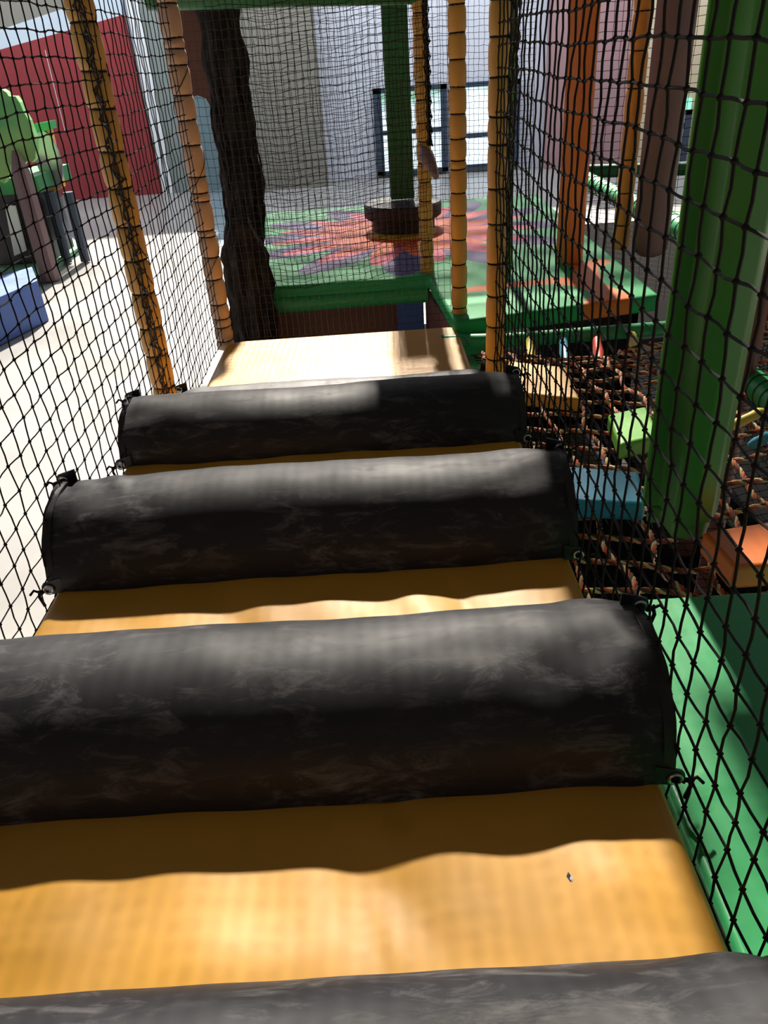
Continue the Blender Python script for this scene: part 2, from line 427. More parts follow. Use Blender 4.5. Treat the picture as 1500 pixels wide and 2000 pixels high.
# foam rollers
def roller(yf, w, h, zf, label, tilt=0, dent=None, left_ext=0, seed=0):
    """yf = front foot, w = depth, h = height, lying across the lane"""
    rnd = random.Random(seed)
    yc = yf+w/2
    root = empty('foam_roller', ((XL+XR)/2, yc, zf), label, 'foam roller', 'black foam rollers across the yellow lane')
    mb = MB(); NS, NP = 96, 40; xa, xb = XL-.006, XR+.006
    def sec(f):   # f 0..1 : front foot -> over the top -> back foot
        a = pi*f; e = .96
        cx, sx = -cos(a), sin(a)
        px = math.copysign(abs(cx)**e, cx); pz = abs(sx)**.90
        return px*w/2, pz*h
    ph = [rnd.uniform(0, 6) for _ in range(6)]
    for i in range(NS+1):
        f = i/NS; x = xa+(xb-xa)*f; d = min(x-xa, xb-x)
        end = math.exp(-(d/.035)**2); near = math.exp(-(d/.16)**2)
        for j in range(NP+1):
            g = j/NP; py, pz = sec(g)
            k = 1-.035*end + .006*sin(14*x+ph[0])*sin(pi*g)
            k += .016*near*sin(g*19+ph[1]+x*20) + .010*near*sin(g*33+ph[2]-x*30)
            k += .004*sin(43*x+ph[3]+g*5)*sin(pi*g)
            wz = .004*sin(7*x+ph[4])
            z = pz*k+wz*sin(pi*g); y = py*k
            if dent:
                for (dx, dg, sx_, sg, am) in dent: z += am*math.exp(-((x-dx+.25*(g-dg))/sx_)**2-((g-dg)/sg)**2)
            mb.v.append((x, yc+y, zf+z+.001))
    for i in range(NS):
        for j in range(NP):
            b = i*(NP+1)+j; mb.quad((b, b+NP+1, b+NP+2, b+1))
        mb.quad((i*(NP+1), i*(NP+1)+NP, (i+1)*(NP+1)+NP, (i+1)*(NP+1)))
    mb.quad([j for j in range(NP+1)]); mb.quad([NS*(NP+1)+j for j in reversed(range(NP+1))])
    mb.build('cover', M['black'], root, angle=60)
    # piped end seam, corner flaps with a metal eyelet and a cord to the net
    for side in (-1, 1):
        xe = xa if side < 0 else xb
        s = MB(); b0 = 0
        for g in range(33):
            py, pz = sec(g/32)
            for (dx, k) in ((-.006, .975), (.013, .985+.012*sin(g*1.3)), (.013, .955+.012*sin(g*1.3)), (-.006, .94)): s.v.append((xe+side*dx, yc+py*k, zf+pz*k+.002))
        for g in range(32):
            for q in range(4): a4 = g*4+q; b4 = g*4+(q+1) % 4; s.quad((a4, b4, b4+4, a4+4))
        s.build('end_seam', M['black_flat'], root)
        s = MB(); s.prism([Vector((xe+side*.001, yc+sec(g/24)[0]*.95, zf+sec(g/24)[1]*.95+.002)) for g in range(25)], (side*.003, 0, 0)); s.build('end_cap', M['black_flat'], root)
        for (yy, zz, fr) in ((yf+.012, zf+.014, 1), (yf+w*.66, zf+h*.93, 0)):
            c = Vector((xe+side*.012, yy-(.006 if fr else -.01), zz))
            fl = MB()
            q = .022
            loop = [Vector((xe-side*.02, c.y-.004, c.z+q*1.3)), Vector((xe-side*.02, c.y-.004, c.z-q*.5))]
            for k in range(7):
                a = -pi/2+pi*k/6; loop.append(Vector((c.x+side*(.006+q*.6*cos(a)), c.y-.004, c.z+q*.8*sin(a))))
            fl.prism(loop, (0, .004, 0)); fo = fl.build('corner_flap', M['black_flat'], root)
            g = MB(); g.tube([(c.x+side*.002+.0105*cos(a), c.y-.006, c.z+.0105*sin(a)) for a in [2*pi*k/18 for k in range(18)]], .0032, 6, closed=True)
            go = g.build('eyelet', M['metal'], fo)
            hl = MB(); hl.lathe([(.0078, 0), (.0078, .0006)], (0, 0, 0), 16)
            hl.v = [(c.x+side*.002+v[0], c.y-.0052-v[2], c.z+v[1]) for v in hl.v]
            hl.build('eyelet_hole', M['w_white'] if (side < 0 and fr) else M['net'], fo)
            cd = MB(); e = Vector((side*.024, .004, -.004)); p0 = c+Vector((side*.004, -.006, -.006))
            cd.tube([p0, p0+e*.5+Vector((0, 0, .003)), p0+e], .0042, 5)
            for q2 in range(4): cd.blob(p0+e*(.55+.18*q2)+Vector((0, rnd.uniform(-.003, .003), rnd.uniform(-.003, .003))), .0056)
            p1 = p0+e
            cd.tube([p1, p1+Vector((side*.004, 0, -.014)), p1+Vector((-side*.004, -.004, -.038))], .0038, 5)
            cd.tube([p1, p1+Vector((side*.012, 0, .006)), p1+Vector((side*.022, -.004, -.004))], .0032, 5)
            cd.build('tie_cord', M['net'], fo)
    return root
roller(.16, .36, .205, DZ-.004, 'black foam roller nearest the viewer at the bottom edge of the photo', seed=1)
roller(.825, .36, .190, DZ-.004, 'large black foam roller with crumpled right end, second from the viewer', seed=2,
       dent=[(.33, .40, .05, .12, -.014), (.24, .34, .05, .16, -.010), (.37, .52, .02, .2, .006), (.12, .45, .08, .06, -.006)])
roller(1.465, .35, .188, DZ-.004, 'black foam roller in the middle of the row, white ringed eyelet at its left foot', seed=3,
       dent=[(-.72, .62, .03, .08, -.012), (-.66, .55, .02, .1, .006)])
roller(2.095, .33, .150, DZ-.006, 'black foam roller scuffed grey, fourth from the viewer', seed=4)
roller(2.68, .32, .170, -1.275, 'farthest black foam roller, mostly hidden, against the yellow landing mat', seed=5)

# ------------------------------------------------------------------ padded posts of the lane
TZ = .34
def ties_px(x_of, ys, Y): return [aty(x_of(y), y, Y).z for y in ys]
padded_post(-.835, 2.80, -1.30, TZ, ties_px(lambda y: 170+.228*y, (-60, -15, 43, 138, 211, 295, 365, 440, 505, 570, 637, 690, 752), 2.8)+[.24],
            .044, M['yellow_pad'], 'thick yellow padded post at left, dark lacing cord running down it', tails=False, lacing=-1.25)
padded_post(-.80, 3.92, -1.30, TZ, ties_px(lambda y: 318+.18*y, (-50, 8, 75, 96, 128, 186, 235, 284, 345, 376, 393, 449, 461, 501, 544, 593, 621, 637, 664), 3.92)+[.27],
            .046, M['brown_pad'], 'tan padded post at the far left corner of the landing mat', tails=False)
padded_post(.43, 3.95, -1.34, TZ, ties_px(lambda y: 865+.02*y, (-38, 10, 66, 118, 172, 224, 272, 314, 331, 378, 421, 468, 516, 560, 601, 640), 3.95)+[.27],
            .040, M['yellow_pad'], 'yellow padded post at the far right corner of the landing mat', tails=False)
padded_post(.437, 2.80, -1.30, TZ, ties_px(lambda y: 955, (-70, 0, 73, 152, 229, 283, 369, 438, 514, 577, 637, 700), 2.8)+[.26],
            .033, M['yellow_pad'], 'yellow padded post halfway along the right net beside the fourth roller', tails=True, tail_dir=(1, -.6))
pe = aty(828, 300, 4.82)
padded_post(pe.x, 4.82, -1.26, TZ, [z for z in ties_px(lambda y: 822+.02*y, (25, 68, 113, 160, 195, 240, 276, 318, 355, 392, 428, 468, 500), 4.82)]+[.24],
            .041, M['yellow_pad'], 'yellow padded post seen through the fine back net left of the corner post', tails=False)
pf = atz(1193, 487, -1.2)
padded_post(pf.x+.06, pf.y, -1.2, TZ, [-1.05+.19*k for k in range(10)], .052, M['yellow_pad'], 'slim ochre padded post on the right edge of the flower mat', tails=False)

# diagonal cord wound over the tan post
mb = MB(); pts = []
for k in range(160): z = -1.2+1.85*k/159; a = z*16; pts.append((-.80+.05*cos(a), 3.92+.05*sin(a), z))
mb.tube(pts, .0016, 4)
tag(mb.build('lashing_cord', M['net']), 'thin dark cord wound in a spiral around the tan corner post', 'cord')

# ------------------------------------------------------------------ safety nets of the lane
def vis_skip_left(i, j): return False
C = .06
# left: near panel up to the yellow post, then panel to the tan post
yk, zk = 1.657, -.487
def SL(i, j):
    y = yk+C*(i-34); z = zk+.0575*(j-13)
    return (-.80-.010*sin(y*1.6)+.004*sin(z*5), y, z+.006*sin(y*4)+(.05*math.exp(-((y-1.9)/.35)**2)*max(0, z+.15)*-.6))
net('side_net', SL, 52, 34, .0019, .0048, M['net'], label='near left safety net of black knotted cord between the viewer and the left yellow post', group=None)
def SL2(i, j):
    y = 2.80+.058*i; z = -1.235+.0575*j
    return (-.80+.008*sin(y*5), min(y, 3.90), z+.008*sin(y*3)*max(0, z+.6))
net('side_net', SL2, 19, 34, .0018, .0045, M['net'], label='left safety net panel between the left yellow post and the tan corner post')
# right net
def SR(i, j):
    y = .777+C*(i-20); z = -.679+.0605*(j-8)
    return (.430+.006*sin(y*3+1)+.004*sin(z*6), y, z+.004*sin(y*6+z*3))
net('side_net', SR, 53, 27, .0024, .0056, M['net'], label='long right safety net of black knotted cord beside the rollers')
# back nets
def SB(i, j):
    x = -.775+.0305*i; z = -1.245+.036*j
    return (x, 3.93+.015*sin(x*7), z+.018*sin(x*2.1)+.004*(i % 2))
net('back_net', SB, 39, 54, .0010, .0022, M['net_brown'], jit=.002, sub=1, label='fine brown black back net stretched behind the landing mat')
def SB2(i, j):
    x = -.78+.036*i; z = -1.18+.036*j
    return (x+.006*sin(z*9), 4.72+.02*sin(x*5), z+.03*sin(x*3)+.008*sin(x*17))
net('back_net', SB2, 31, 53, .0014, .0028, M['net'], jit=.005, sub=1, label='second back net of black cord hanging along the near edge of the flower mat')
def SB3(i, j):
    x = -.80+.045*i; z = -1.195+.045*j
    return (x, 5.35+.02*sin(x*5), z+.02*sin(x*4))
net('back_net', SB3, 26, 42, .0013, .0028, M['net'], jit=.005, sub=1, label='third back net layer above the painted flower, left of the yellow posts')
def SB4(i, j):
    x = .55+.042*i; z = -1.195+.045*j
    return (x, 7.27, z+.01*sin(x*4))
net('back_net', SB4, 21, 40, .0016, .003, M['net'], jit=.004, sub=1, label='far thin net along the back of the flower mat in front of the windows')

# gathered net bundles
def bundle(name, top, bot, n, spread, m, label, r=.0024, wig=.012, spread2=None):
    mb = MB(); top = Vector(top); bot = Vector(bot); spread2 = spread if spread2 is None else spread2
    for k in range(n):
        a = random.uniform(0, 6.28); q = random.uniform(.2, 1); ph = random.uniform(0, 6)
        pts = []
        N = 60
        for s in range(N+1):
            f = s/N; sp = spread+(spread2-spread)*f
            p = top.lerp(bot, f)+Vector((cos(a)*q*sp, sin(a)*q*sp, 0))
            p += Vector((sin(s*2.1+ph)*wig*.5, cos(s*1.7+ph)*wig*.5, 0))
            pts.append(p)
        mb.tube(pts, r, 4)
        for s in range(4, N, 5): mb.blob(pts[s], r*2.1)
    return tag(mb.build(name, m), label, 'net')
bundle('gathered_net', (.492, 2.86, .7), (.458, 2.83, -1.12), 20, .045, M['net_brown'], 'gathered dark net edge bunched beside the right yellow post', spread2=.016)
g0, g1 = aty(833, 0, 4.55), aty(842, 285, 4.3)
gn = bundle('gathered_net', (g0.x, 4.60, .86), g1, 16, .035, M['net'], 'black net gathered into a hanging rope between the two far yellow posts', spread2=.02)
mb = MB(); ka, kb = aty(826, 290, 4.3), aty(852, 345, 4.1)
mb.tube([ka, ka.lerp(kb, .25), ka.lerp(kb, .5), ka.lerp(kb, .75), kb], [.018, .038, .034, .026, .016], 10)
tag(mb.build('tie_sleeve', M['mauve'], gn), 'brown sleeve')

# ------------------------------------------------------------------ flower platform
fp = empty('flower_mat_platform', (.4, 5.6, -1.3), 'wide green padded platform printed with a purple and orange flower', 'play mat')
XS = .36; YA, YB, YC = 4.72, 3.80, 7.32; XLF, XRF = -.82, 1.50
mb = MB(); loop = [(XLF, YA), (XS, YA), (XS, YB), (XRF, YB+.25), (XRF, YC), (XLF, YC)]
loop = [(-.66, YA), (XS-.03, YA), (XS+.03, YB), (XRF, YB+.22), (XRF, YC), (-.95, YC)]
mb.prism([Vector((x, y, -1.29)) for x, y in loop], (0, 0, .09))
for f in range(len(mb.f)): mb.f[f] = tuple(reversed(mb.f[f]))
mb.build('printed_top', M['flower'], fp, bevel=.022, seg=4)
mb = MB(); mb.tube([(-.65, YA+.01, -1.315), (-.5, YA-.0, -1.318), (-.1, YA+.01, -1.315), (XS-.04, YA+.01, -1.315)], .046, 16)
mb.build('front_bolster', M['green'], fp)
mb = MB()
for i in range(8):
    pass
mb.tube([(XS+.03, YB+.01, -1.33), (.47, YB-.0, -1.345), (.6, YB+.03, -1.33)], [.03, .045, .03], 14)
mb.tube([(XS+.05, YB-.14, -1.37), (.46, YB-.16, -1.385), (.56, YB-.13, -1.38)], [.018, .04, .02], 14)
mb.build('corner_bolster', M['green'], fp)
# dark void panel below the front
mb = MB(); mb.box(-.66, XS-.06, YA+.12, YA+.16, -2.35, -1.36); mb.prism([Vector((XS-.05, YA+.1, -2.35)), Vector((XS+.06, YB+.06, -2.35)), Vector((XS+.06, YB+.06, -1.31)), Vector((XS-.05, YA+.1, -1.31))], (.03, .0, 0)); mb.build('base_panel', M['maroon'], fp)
mb = MB(); mb.box(-.50, XRF-.05, YA+.2, YC-.05, -2.35, -2.3); mb.box(XRF-.1, XRF-.06, YB+.35, YC-.05, -2.35, -1.3); mb.build('base_lining', M['black_mat'], fp)

cp = aty(790, 393, 6.2)
gp = empty('column_with_bumper', (cp.x-.01, 6.2, -1.2), 'dark green square column with a round charcoal bumper at its foot, on the flower', 'column')
mb = MB(); x = cp.x-.015; w = .088
mb.prism([Vector((x-w, 6.2-w*.8, -.98)), Vector((x+w, 6.2-w*.8, -.98)), Vector((x+w, 6.2+w, -.98)), Vector((x-w, 6.2+w, -.98))], (0, 0, 2.0))
mb.build('column_pad', M['green_dark'], gp, bevel=.012)
mb = MB(); mb.lathe([(.27, -1.115), (.292, -1.10), (.295, -1.02), (.285, -1.005), (.02, -1.0)], (x, 6.2, 0), 48); mb.build('bumper_disc', M['dark_disc'], gp, angle=30)
mb = MB(); mb.lathe([(.24, -1.198), (.24, -1.115), (.02, -1.11)], (x, 6.2, 0), 40); mb.build('bumper_foot', M['dark_disc'], gp, angle=30)

# orange hexagonal post
ob = atz(1116, 515, -1.2)
op = empty('hexagonal_post', (ob.x, ob.y, -1.2), 'bright orange hexagonal padded post standing on the flower mat', 'post')
mb = MB(); R0 = .088
mb.prism([Vector((ob.x+R0*cos(a), ob.y+.06+R0*sin(a), -1.2)) for a in [radians(8+60*k) for k in range(6)]], (0, 0, 2.0))
for f in range(len(mb.f)): mb.f[f] = tuple(reversed(mb.f[f]))
mb.build('post_pad', M['orange'], op, bevel=.006, angle=25)
mb = MB(); a0 = radians(-52)
mb.tube([(ob.x+R0*.9*cos(a0), ob.y+.06+R0*.9*sin(a0), -1.19), (ob.x+R0*.9*cos(a0), ob.y+.06+R0*.9*sin(a0), .8)], .0025, 4)
mb.build('zip_seam', M['orange'], op)
# slim green post
sp_ = atz(990, 535, -1.2); mb = MB(); mb.tube([(sp_.x, sp_.y, -1.2), (sp_.x, sp_.y, .75)], .026, 10)
tag(mb.build('slim_post', M['green_post']), 'slim olive green post just right of the gathered net edge', 'post')
# top beam
mb = MB(); q0, q1 = aty(395, 5, 4.72), aty(800, -8, 4.72)
mb.tube([(q0.x-.3, 4.82, .30), (q1.x+.1, 4.82, .245)], .065, 14)
tag(mb.build('cross_beam', M['green_dark']), 'dark green padded beam across the top of the back nets', 'beam')

# ------------------------------------------------------------------ right: green ribbed post
gx, gy = .775, 1.715
gp2 = empty('ribbed_post', (gx, gy, -1.17), 'tall bright green ribbed foam post among the rope net, nearest at right', 'post')
plan = [(-.094, .045), (-.050, .040), (-.048, -.048), (.004, -.066), (.052, -.052), (.092, .004), (.086, .055), (.0, .088), (-.09, .07)]
mb = MB(); bz = -1.10
vs = []
mb.prism([Vector((gx+a, gy+b, bz+(.0 if b < 0 else .0))) for a, b in plan], (0, 0, 2.0))
for f in range(len(mb.f)): mb.f[f] = tuple(reversed(mb.f[f]))
mb.build('post_pad', M['green_post'], gp2, bevel=.007, angle=25)
mb = MB(); mb.tube([(gx-.095, gy+.043, bz), (gx-.095, gy+.043, .88)], .003, 5); mb.build('zip_seam', M['green_lime'], gp2)
mb = MB(); mb.prism([Vector((gx+a*.85, gy+b*.85, bz-.05)) for a, b in plan], (0, 0, .052)); mb.build('foot', M['green_post'], gp2, bevel=.01)

# ------------------------------------------------------------------ rope floor
def rope_z(x, y):
    z = -1.185+.02*sin(3*y)+.012*sin(5*x)
    z -= .03*math.exp(-((x-.9)/.3)**2)
    if x > 1.1: z += .10*((x-1.1)/.6)**2
    if y > 3.1: z += -.13*((y-3.1)/.7)**1.5
    return z
RS = .128
def twisted(mb, pts, r=.0082, pitch=.06):
    # resample
    out = []; acc = 0
    for i in range(len(pts)-1):
        a, b = Vector(pts[i]), Vector(pts[i+1]); L = (b-a).length; n = max(1, int(L/.010))
        for k in range(n): out.append((a.lerp(b, k/n), acc+L*k/n))
        acc += L
    out.append((Vector(pts[-1]), acc))
    for s in range(3):
        ps = []
        for i, (p, l) in enumerate(out):
            t = (out[min(i+1, len(out)-1)][0]-out[max(i-1, 0)][0]).normalized()
            u = t.cross(Vector((0, 0, 1))).normalized(); w = t.cross(u)
            a = 2*pi*l/pitch+s*2*pi/3
            ps.append(p+(u*cos(a)+w*sin(a))*r*.55)
        mb.tube(ps, r*.56, 5, m=s, caps=False)
rn = empty('rope_floor_net', (1.1, 2.6, -1.25), 'rope climbing floor of thick red, cream and dark twisted ropes between the pads', 'rope net')
rm = [M['rope_cream'], M['rope_red'], M['rope_dark']]
XA, XB, YAr, YBr = .455, 1.78, 1.38, 3.72
nx = int((XB-XA)/RS); ny = int((YBr-YAr)/RS)
for i in range(nx+1):
    x = XA+.02+RS*i
    mb = MB(); pts = []
    end = YBr if i % 2 == 0 or x > 1.3 else YBr-.26
    for k in range(60):
        y = YAr-.02+(3.40-YAr)*k/59; pts.append((x+.012*sin(y*9+i)+.01*sin(y*23+i*2), y, rope_z(x, y)+.006*sin(y*pi/RS+i)))
    twisted(mb, pts); mb.build('rope', rm, rn)
for j in range(int((3.40-YAr)/RS)+1):
    y = YAr+.03+RS*j
    mb = MB(); pts = []
    for k in range(45):
        x = XA-.01+(XB-XA)*k/44; pts.append((x, y+.012*sin(x*11+j*1.3)+.008*sin(x*21+j), rope_z(x, y)+.006*cos(x*pi/RS+j)))
    twisted(mb, pts); mb.build('rope', rm, rn)
# taped sleeves along the far edge and the right edge
for (x0_, y0_, x1_, y1_, mm, lb) in ((1035, 655, 1036, 712, 'tape_yellow', 'yellow sleeve'), (1098, 655, 1106, 712, 'tape_blue', 'blue sleeve'), (1163, 650, 1172, 712, 'tape_red', 'red sleeve'), (1232, 648, 1242, 685, 'tape_yellow', 'yellow sleeve')):
    a = aty(x0_, y0_, 3.78); b = aty(x1_, y1_, 3.40); mb = MB()
    mb.tube([a, a.lerp(b, .1), a.lerp(b, .35), a.lerp(b, .65), a.lerp(b, .9), b], [.012, .024, .021, .026, .018, .011], 9)
    tag(mb.build('rope_sleeve', M[mm], rn), lb)
    mb = MB(); twisted(mb, [b, b+Vector((0, -.05, -.0))]); mb.build('rope', rm, rn)
for (x0_, y0_, x1_, y1_, mm, lb) in ((1385, 755, 1422, 740, 'tape_blue', 'blue sleeve'), (1378, 810, 1455, 772, 'tape_red', 'red sleeve'), (1412, 840, 1492, 802, 'tape_yellow', 'yellow sleeve'), (1462, 872, 1505, 850, 'tape_blue', 'blue sleeve')):
    a = atz(x0_, y0_, -1.15); b = atz(x1_, y1_, -1.10); mb = MB()
    mb.tube([a, a.lerp(b, .1), a.lerp(b, .35), a.lerp(b, .65), a.lerp(b, .9), b], [.008, .014, .018, .016, .018, .010], 9)
    tag(mb.build('rope_sleeve', M[mm], rn), lb)

# fine netting slung under the ropes
def SU(i, j):
    x = .45+.034*i; y = 1.36+.034*j
    return (x, y, rope_z(x, y)-.06-.03*sin(x*4)*sin(y*3))
net('under_net', SU, 44, 66, .0012, .0026, M['net_fine'], jit=.004, sub=1, label='fine dark netting slung just beneath the thick rope floor')

# stepping blocks on the ropes
def block(name, px, z, th, m, label):
    mb = MB(); pts = [atz(x, y, z) for x, y in px]
    mb.prism([p+Vector((0, 0, -th)) for p in pts], (0, 0, th))
    me = mb.build(name, m, bevel=.012, seg=3)
    import bmesh
    bm = bmesh.new(); bm.from_mesh(me.data); bmesh.ops.recalc_face_normals(bm, faces=bm.faces); bm.to_mesh(me.data); bm.free()
    return tag(me, label, 'stepping block', 'stepping blocks on the rope floor')
block('stepping_block', ((992, 704), (1108, 716), (1135, 779), (1010, 766)), -1.13, .055, M['yellow'], 'yellow stepping block on the ropes beside the right yellow post')
block('stepping_block', ((1187, 808), (1262, 792), (1292, 850), (1211, 868)), -1.13, .06, M['green_lime'], 'lime green stepping block on the ropes left of the ribbed post')
block('stepping_block', ((1095, 908), (1248, 920), (1262, 984), (1100, 976)), -1.125, .06, M['blue'], 'sky blue stepping block on the ropes behind the third roller end')
block('stepping_block', ((1371, 1037), (1530, 1013), (1590, 1096), (1433, 1108)), -1.115, .07, M['orange'], 'orange stepping block on the ropes at the right edge of the photo')

# near green slab
mb = MB(); mb.box(.445, 1.55, -.5, 1.392, -1.20, -1.115)
tag(mb.build('floor_pad', M['green'], bevel=.012), 'large flat green floor pad beyond the right net, below the orange block', 'mat')

# rails
def rail(pts, r, m, label, cord=None, step=.07, name='padded_rail'):
    root = empty(name, pts[0], label, 'rail')
    mb = MB(); P = [Vector(p) for p in pts]; mb.tube(P, r, 16); mb.build('rail_pad', m, root)
    if cord:
        mb = MB(); hx = []; ang = 0
        for i in range(len(P)-1):
            a, b = P[i], P[i+1]; d = b-a; t = d.normalized(); u = t.cross(Vector((0, 0, 1))).normalized(); w = t.cross(u); n = max(4, int(d.length/step*14))
            for k in range(n):
                c = a.lerp(b, k/n); hx.append(c+(u*cos(ang)+w*sin(ang))*(r+.002)); ang += 2*pi/14
        mb.tube(hx, .0028, 4)
        tag(mb.build('lashing', cord, root), 'cord lashings')
    return root
rail([aty(862, 668, 3.74), aty(1000, 664, 3.74), aty(1290, 642, 3.74), aty(1440, 630, 3.76)], .036, M['green'], 'green padded rail under the near edge of the flower mat', M['cyan'], .13)
ra, rb = atz(1385, 668, -1.12), atz(1560, 830, -1.12)
rail([ra+(ra-rb)*.25, ra, rb, rb+(rb-ra)*.6], .050, M['green'], 'green padded rail along the right edge of the rope floor', M['net_green'], .055)
ra, rb = aty(1408, 512, 3.6), aty(1530, 606, 3.0)
rail([ra, rb, rb+(rb-ra)*.3], .062, M['green'], 'green padded rail below the ochre deck at the right edge', M['net_green'], .06)
ra, rb = aty(1145, 352, 7.0), aty(1345, 455, 5.0)
rail([ra+(ra-rb)*.15, ra, rb, rb+(rb-ra)*.1], .068, M['green'], 'green padded rail slanting behind the orange post', M['net_green'], .08)
rail([aty(1140, 335, 7.9), aty(1330, 330, 7.9), aty(1420, 325, 7.9)], .06, M['green_dark'], 'far dark green padded rail behind the ochre post', None)
# ochre deck on the right
mb = MB(); d4 = [aty(1420, 500, 3.62), aty(1560, 595, 2.95), aty(1640, 400, 4.2), aty(1432, 392, 5.2)]
z = d4[0].z
mb.prism([atz(1412, 500, -.86), atz(1560, 610, -.86), atz(1700, 470, -.86), atz(1440, 405, -.86)], (0, 0, -.07))
tag(mb.build('raised_deck', M['yellow_pad'], smooth=False), 'ochre padded deck of the neighbouring frame at the right edge', 'deck')
# mauve hanging tube
mt = aty(1268, 488, 4.9); mb = MB()
mb.lathe([(.05, mt.z-.035), (.085, mt.z-.02), (.105, mt.z+.01), (.108, mt.z+.1), (.108, .4), (.1, .8)], (mt.x, 4.9, 0), 20)
tag(mb.build('hanging_bolster', M['mauve']), 'thick mauve brown foam bolster hanging between ochre post and ribbed post', 'bolster')
# reddish posts at the right edge
for (x_, y_, Y_, w_, lb) in ((1452, 380, 3.3, .05, 'dark red brown post right of the ribbed green post'), (1488, 560, 2.6, .035, 'dark red post at the right edge in front of the white net')):
    p = aty(x_, y_, Y_); mb = MB()
    mb.tube([(p.x, Y_, -2.38), (p.x, Y_, -1.5), (p.x, Y_, .8)], w_, 12)
    tag(mb.build('rear_post', M['maroon']), lb, 'post')

# pale nets on the right frame
def SW(i, j):
    a = aty(1400, 560, 3.75); b = aty(1560, 690, 3.1)
    f = i/26; p = a.lerp(b, f); return (p.x, p.y, p.z-.03-.022*j)
net('frame_net', SW, 26, 24, .0016, .003, M['net'], sub=1, jit=.002, label='black fine net hanging below the right green rail in front of a pale wall')
mb = MB(); a = aty(1395, 575, 3.9); b = aty(1475, 600, 3.7)
mb.prism([Vector((a.x, 3.95, -2.38)), Vector((b.x, 3.95, -2.38)), Vector((b.x, 3.95, a.z-.02)), Vector((a.x, 3.95, a.z-.02))], (0, .04, 0))
tag(mb.build('cream_board', M['w_beige']), 'pale cream board behind the fine net right of the ribbed post', 'board')
def SN(i, j):
    x = 1.62+.05*i; return (x, 6.4-.12*i*.5, -1.75+.035*j)
net('frame_net', SN, 26, 20, .0015, .003, M['maroon'], sub=1, jit=.003, label='reddish net hanging under the slanting green rail behind the orange post')
def SN2(i, j):
    return (1.56+.055*i, 5.9, -1.1+.055*j)
net('frame_net', SN2, 40, 30, .0018, .0035, M['net'], sub=1, jit=.004, label='black net of the neighbouring frame in front of the beige wall')
mb = MB(); mb.box(1.56, 6.5, 3.2, 11.5, -2.39, -2.34)
tag(mb.build('safety_mat', M['black_mat']), 'black safety matting on the floor right of the flower platform', 'mat')
mb = MB(); mb.box(.20, 1.9, .9, 3.66, -2.39, -2.35)
tag(mb.build('safety_mat', M['black_mat']), 'black safety matting on the floor below the rope net', 'mat')

# ------------------------------------------------------------------ dark ragged trunk and vision panel at back left
tk = empty('ragged_trunk', (aty(466, 300, 5.3).x, 5.3, -2.4), 'dark ragged trunk column behind the back net at left', 'column')
mb = MB(); c0 = aty(466, 300, 5.3)
prof = [(.116+.012*sin(k*1.3), -2.4+2.72*k/40) for k in range(41)]
mb.lathe(prof, (c0.x, 5.3, 0), 64, fn=lambda a, z: 1+.09*sin(9*a+2*sin(z*3))+.05*sin(23*a+z*6)+.04*sin(5*a-z*9))
zb4 = aty(480, 380, 5.3).z
mb.v = [(x-.085*min(1, max(0, (zb4-z)/.55)), y, z) for x, y, z in mb.v]
mb.build('trunk', M['bark'], tk, angle=80)
mb = MB()
for k in range(26):
    a = random.uniform(pi, 2*pi); q = .12; x = c0.x+q*cos(a); y = 5.3+q*sin(a); z = random.uniform(-.9, .3); L = random.uniform(.3, 1.0)
    mb.tube([(x+.012*sin(s*1.3+k), y+.012*cos(s+k), z-L*s/10) for s in range(11)], random.uniform(.004, .012), 5)
mb.v = [(x-.085*min(1, max(0, (zb4-z)/.55)), y, z) for x, y, z in mb.v]
mb.build('bark_strip', M['bark'], tk)
tag(tk.children[-1], None, None, None, 'stuff')
mb = MB(); q = aty(487, 560, 4.62); zt = aty(487, 425, 4.62).z
prof = [((.128+.010*sin(k*1.7)) * (1 if k < 26 else 1-.16*(k-26)), -2.4+(zt+2.4)*k/30) for k in range(31)]
mb.lathe(prof, (q.x, 4.62, 0), 64, fn=lambda a, z: 1+.09*sin(9*a+2*sin(z*3))+.06*sin(17*a+z*6))
mb.build('trunk_root', M['bark'], tk, angle=80)
# brown board with the glazed opening
vp = empty('vision_board', (-1.3, 5.6, -2.4), 'brown board with a tall rounded glazed opening between tan post and trunk', 'board')
YV = 5.6
A = lambda x, y: aty(x, y, YV)
mb = MB()
mb.prism([A(345, -60), A(440, -60), A(455, 200), A(415, 215), A(402, 192), A(385, 186), A(372, 192), A(352, 205)], (0, .03, 0))
mb.prism([A(412, 205), A(455, 200), A(495, 460), A(444, 470), A(440, 400), A(432, 300)], (0, .03, 0))
mb.build('board', M['maroon'], vp)
mb = MB(); q = A(470, 465); mb.box(q.x-.05, q.x+.02, YV, YV+.03, -2.4, q.z+.1); mb.build('leg', M['maroon'], vp)
mb = MB(); mb.prism([A(355, 195), A(385, 186), A(402, 192), A(415, 215), A(428, 270), A(437, 340), A(443, 400), A(444, 455), A(430, 478), A(405, 480)], (0, .012, 0))
m, t, b = mat('tinted acrylic pane', (.62, .84, 1.), .0, .5)
b.inputs['Transmission Weight'].default_value = .9; M['acrylic'] = m
mb.build('clear_pane', m, vp)

